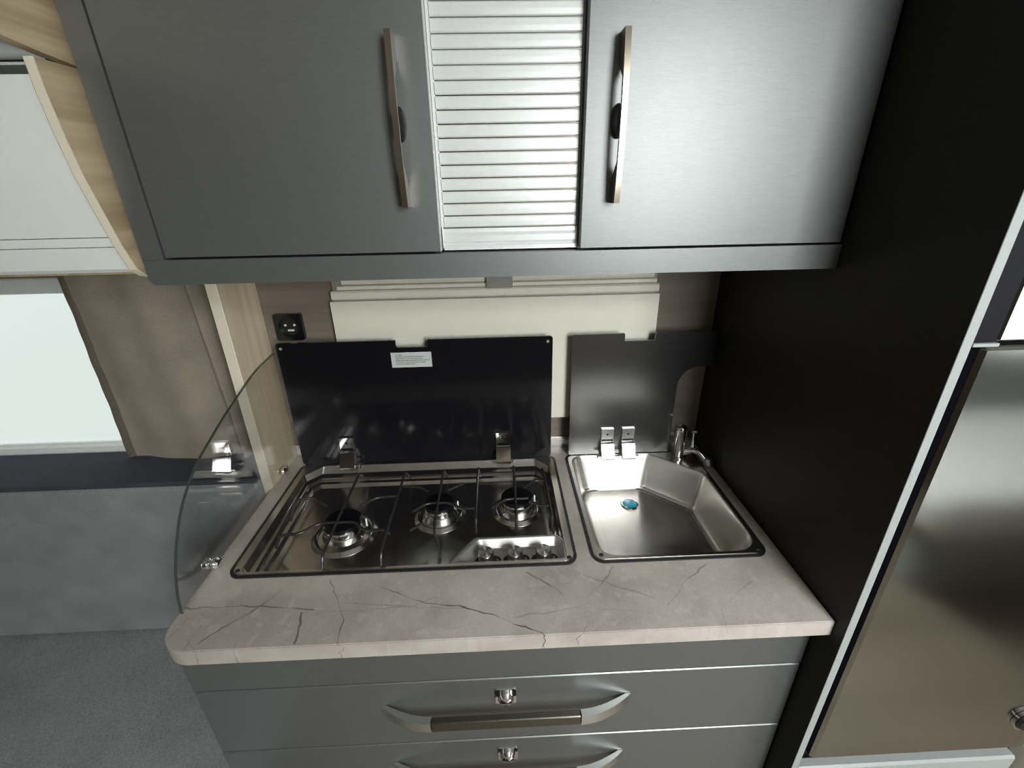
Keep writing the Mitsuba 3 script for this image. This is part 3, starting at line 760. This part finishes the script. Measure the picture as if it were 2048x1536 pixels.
obj('bottom_rail', extr(Polygon([(0.0660, 1.4050), (0.0560, 1.4345), (0.0800, 1.4345), (0.30, 1.4345), (0.30, 1.4000), (0.0720, 1.4000)]), -1.20, -0.0255, 'x'), 'mat_locker_white', K, smooth=25, label='white bottom rail of the locker')
obj('carcass', cbox(-1.20, -0.0256, 0.30, YW - 0.003, 1.436, 1.634), 'mat_locker_white', K)
obj('floor_board', cbox(-1.20, -0.0256, 0.10, YW - 0.003, 1.3930, 1.3995), 'mat_wood', K)
obj('top_board', cbox(-1.20, -0.0256, 0.052, 0.2995, 1.6356, 1.6385), 'mat_locker_white', K)
K = thing('ceiling_locker_board', 'pale wooden board above the white locker in the top left corner', 'board')
obj('board', extr(Polygon([(-0.40, 1.672), (-0.20, 1.664), (-0.06, 1.652), (-0.01, 1.646), (0.03, 1.6415), (0.09, 1.6365), (YW - 0.003, 1.6365), (YW - 0.003, ZC - 0.002), (-0.40, ZC - 0.002)]), -0.0240, -0.0120, 'x'), 'mat_wood', K, smooth=False)
obj('rounded_trim', tube([(-1.20, 0.040, 1.6600), (-1.0, 0.040, 1.6600), (-0.0260, 0.040, 1.6600)], 0.022, 20), 'mat_frame_grey', K, smooth=60, label='rounded grey-green trim under the board')

# ------------------------------------------------------------------ curtain
n, mz = 150, 60
u = np.linspace(0, 1, n)
zz = np.linspace(0.9330, 1.3800, mz)
def curtain_y(u, z):
    t = (z - 0.91) / 0.47
    f = 0.010 * np.sin(u * 7.5 + 0.8 + 0.7 * t) + 0.006 * np.sin(u * 17 + 2.0 * t) * (0.4 + 0.6 * t)
    f = f - 0.024 * np.exp(-((u - 0.84 - 0.05 * (1 - t)) / 0.035) ** 2) + 0.020 * np.exp(-((u - 0.90 - 0.05 * (1 - t)) / 0.018) ** 2)
    return 0.345 + f + 0.004 * np.exp(-((u - 0.04) / 0.006) ** 2)
def sheet(u):
    v, nn = [], len(u)
    for z in zz:
        wig = 0.0006 * np.sin(z * 90) * (1 - u) + 0.0008 * np.sin(z * 31) * (1 - u)
        x = -0.4040 + 0.315 * u + wig + (0.006 - 0.012 * (z - 0.91) / 0.47) * (u > 2)
        v.append(np.c_[x, curtain_y(u, z), np.full(nn, z)])
    v = np.vstack(v)
    f = [(r * nn + c, r * nn + c + 1, (r + 1) * nn + c + 1) for r in range(mz - 1) for c in range(nn - 1)] + [(r * nn + c, (r + 1) * nn + c + 1, (r + 1) * nn + c) for r in range(mz - 1) for c in range(nn - 1)]
    back = v + np.array([0, 0.0012, 0])
    m = len(v)
    f = f + [(a + m, c + m, b + m) for a, b, c in f]
    return trimesh.Trimesh(np.vstack([v, back]), f, process=False)
K = thing('curtain', 'taupe fabric curtain with a dark hem hanging beside the left window', 'curtain')
obj('cloth', sheet(u[6:]), 'mat_curtain', K, smooth=True)
obj('hem', sheet(u[:7]), 'mat_curtain_hem', K, smooth=True, label='dark brown side hem')

# ------------------------------------------------------------------ bench on the left
k = obj('bolster_shelf', cbox(X0 + 0.002, -0.0575, 0.244, 0.385, 0.9195, 0.9310, 0.004), 'mat_seat_dark')
thing(k, 'dark navy upholstered ledge under the left window', 'ledge')
k = obj('backrest_cushion', cushion(X0 + 0.002, -0.0570, 0.247, 0.350, 0.482, 0.919, 0.014), 'mat_seat', smooth=40)
thing(k, 'grey-blue fabric backrest of the bench', 'cushion')
k = obj('seat_cushion', cushion(X0 + 0.002, -0.0575, -0.42, 0.33, 0.33, 0.480, 0.020), 'mat_seat', smooth=40)
thing(k, 'grey-blue fabric seat cushion of the bench in the bottom left corner', 'cushion')
k = obj('bench_base', cbox(X0 + 0.002, -0.0580, -0.38, 0.35, 0.0, 0.329), 'mat_grey')
thing(k, 'grey base under the bench cushions', 'bench')

# ------------------------------------------------------------------ seen only mirrored in the fridge doors
K = thing('opposite_sofa', 'pale seat with a grey backrest opposite the fridge, mirrored in its lower door', 'sofa')
obj('seat', cushion(1.98, 3.40, -1.62, -0.90, 0.31, 0.48, 0.06), 'mat_pale_cushion', K, smooth=40, label='pale seat')
obj('backrest', cushion(1.98, 3.40, -1.745, -1.625, 0.45, 0.725, 0.04), 'mat_seat_back', K, smooth=40, label='grey backrest')
obj('base', cbox(2.06, 3.40, -1.74, -0.98, 0.0, 0.309), 'mat_seat_back', K, label='grey base')
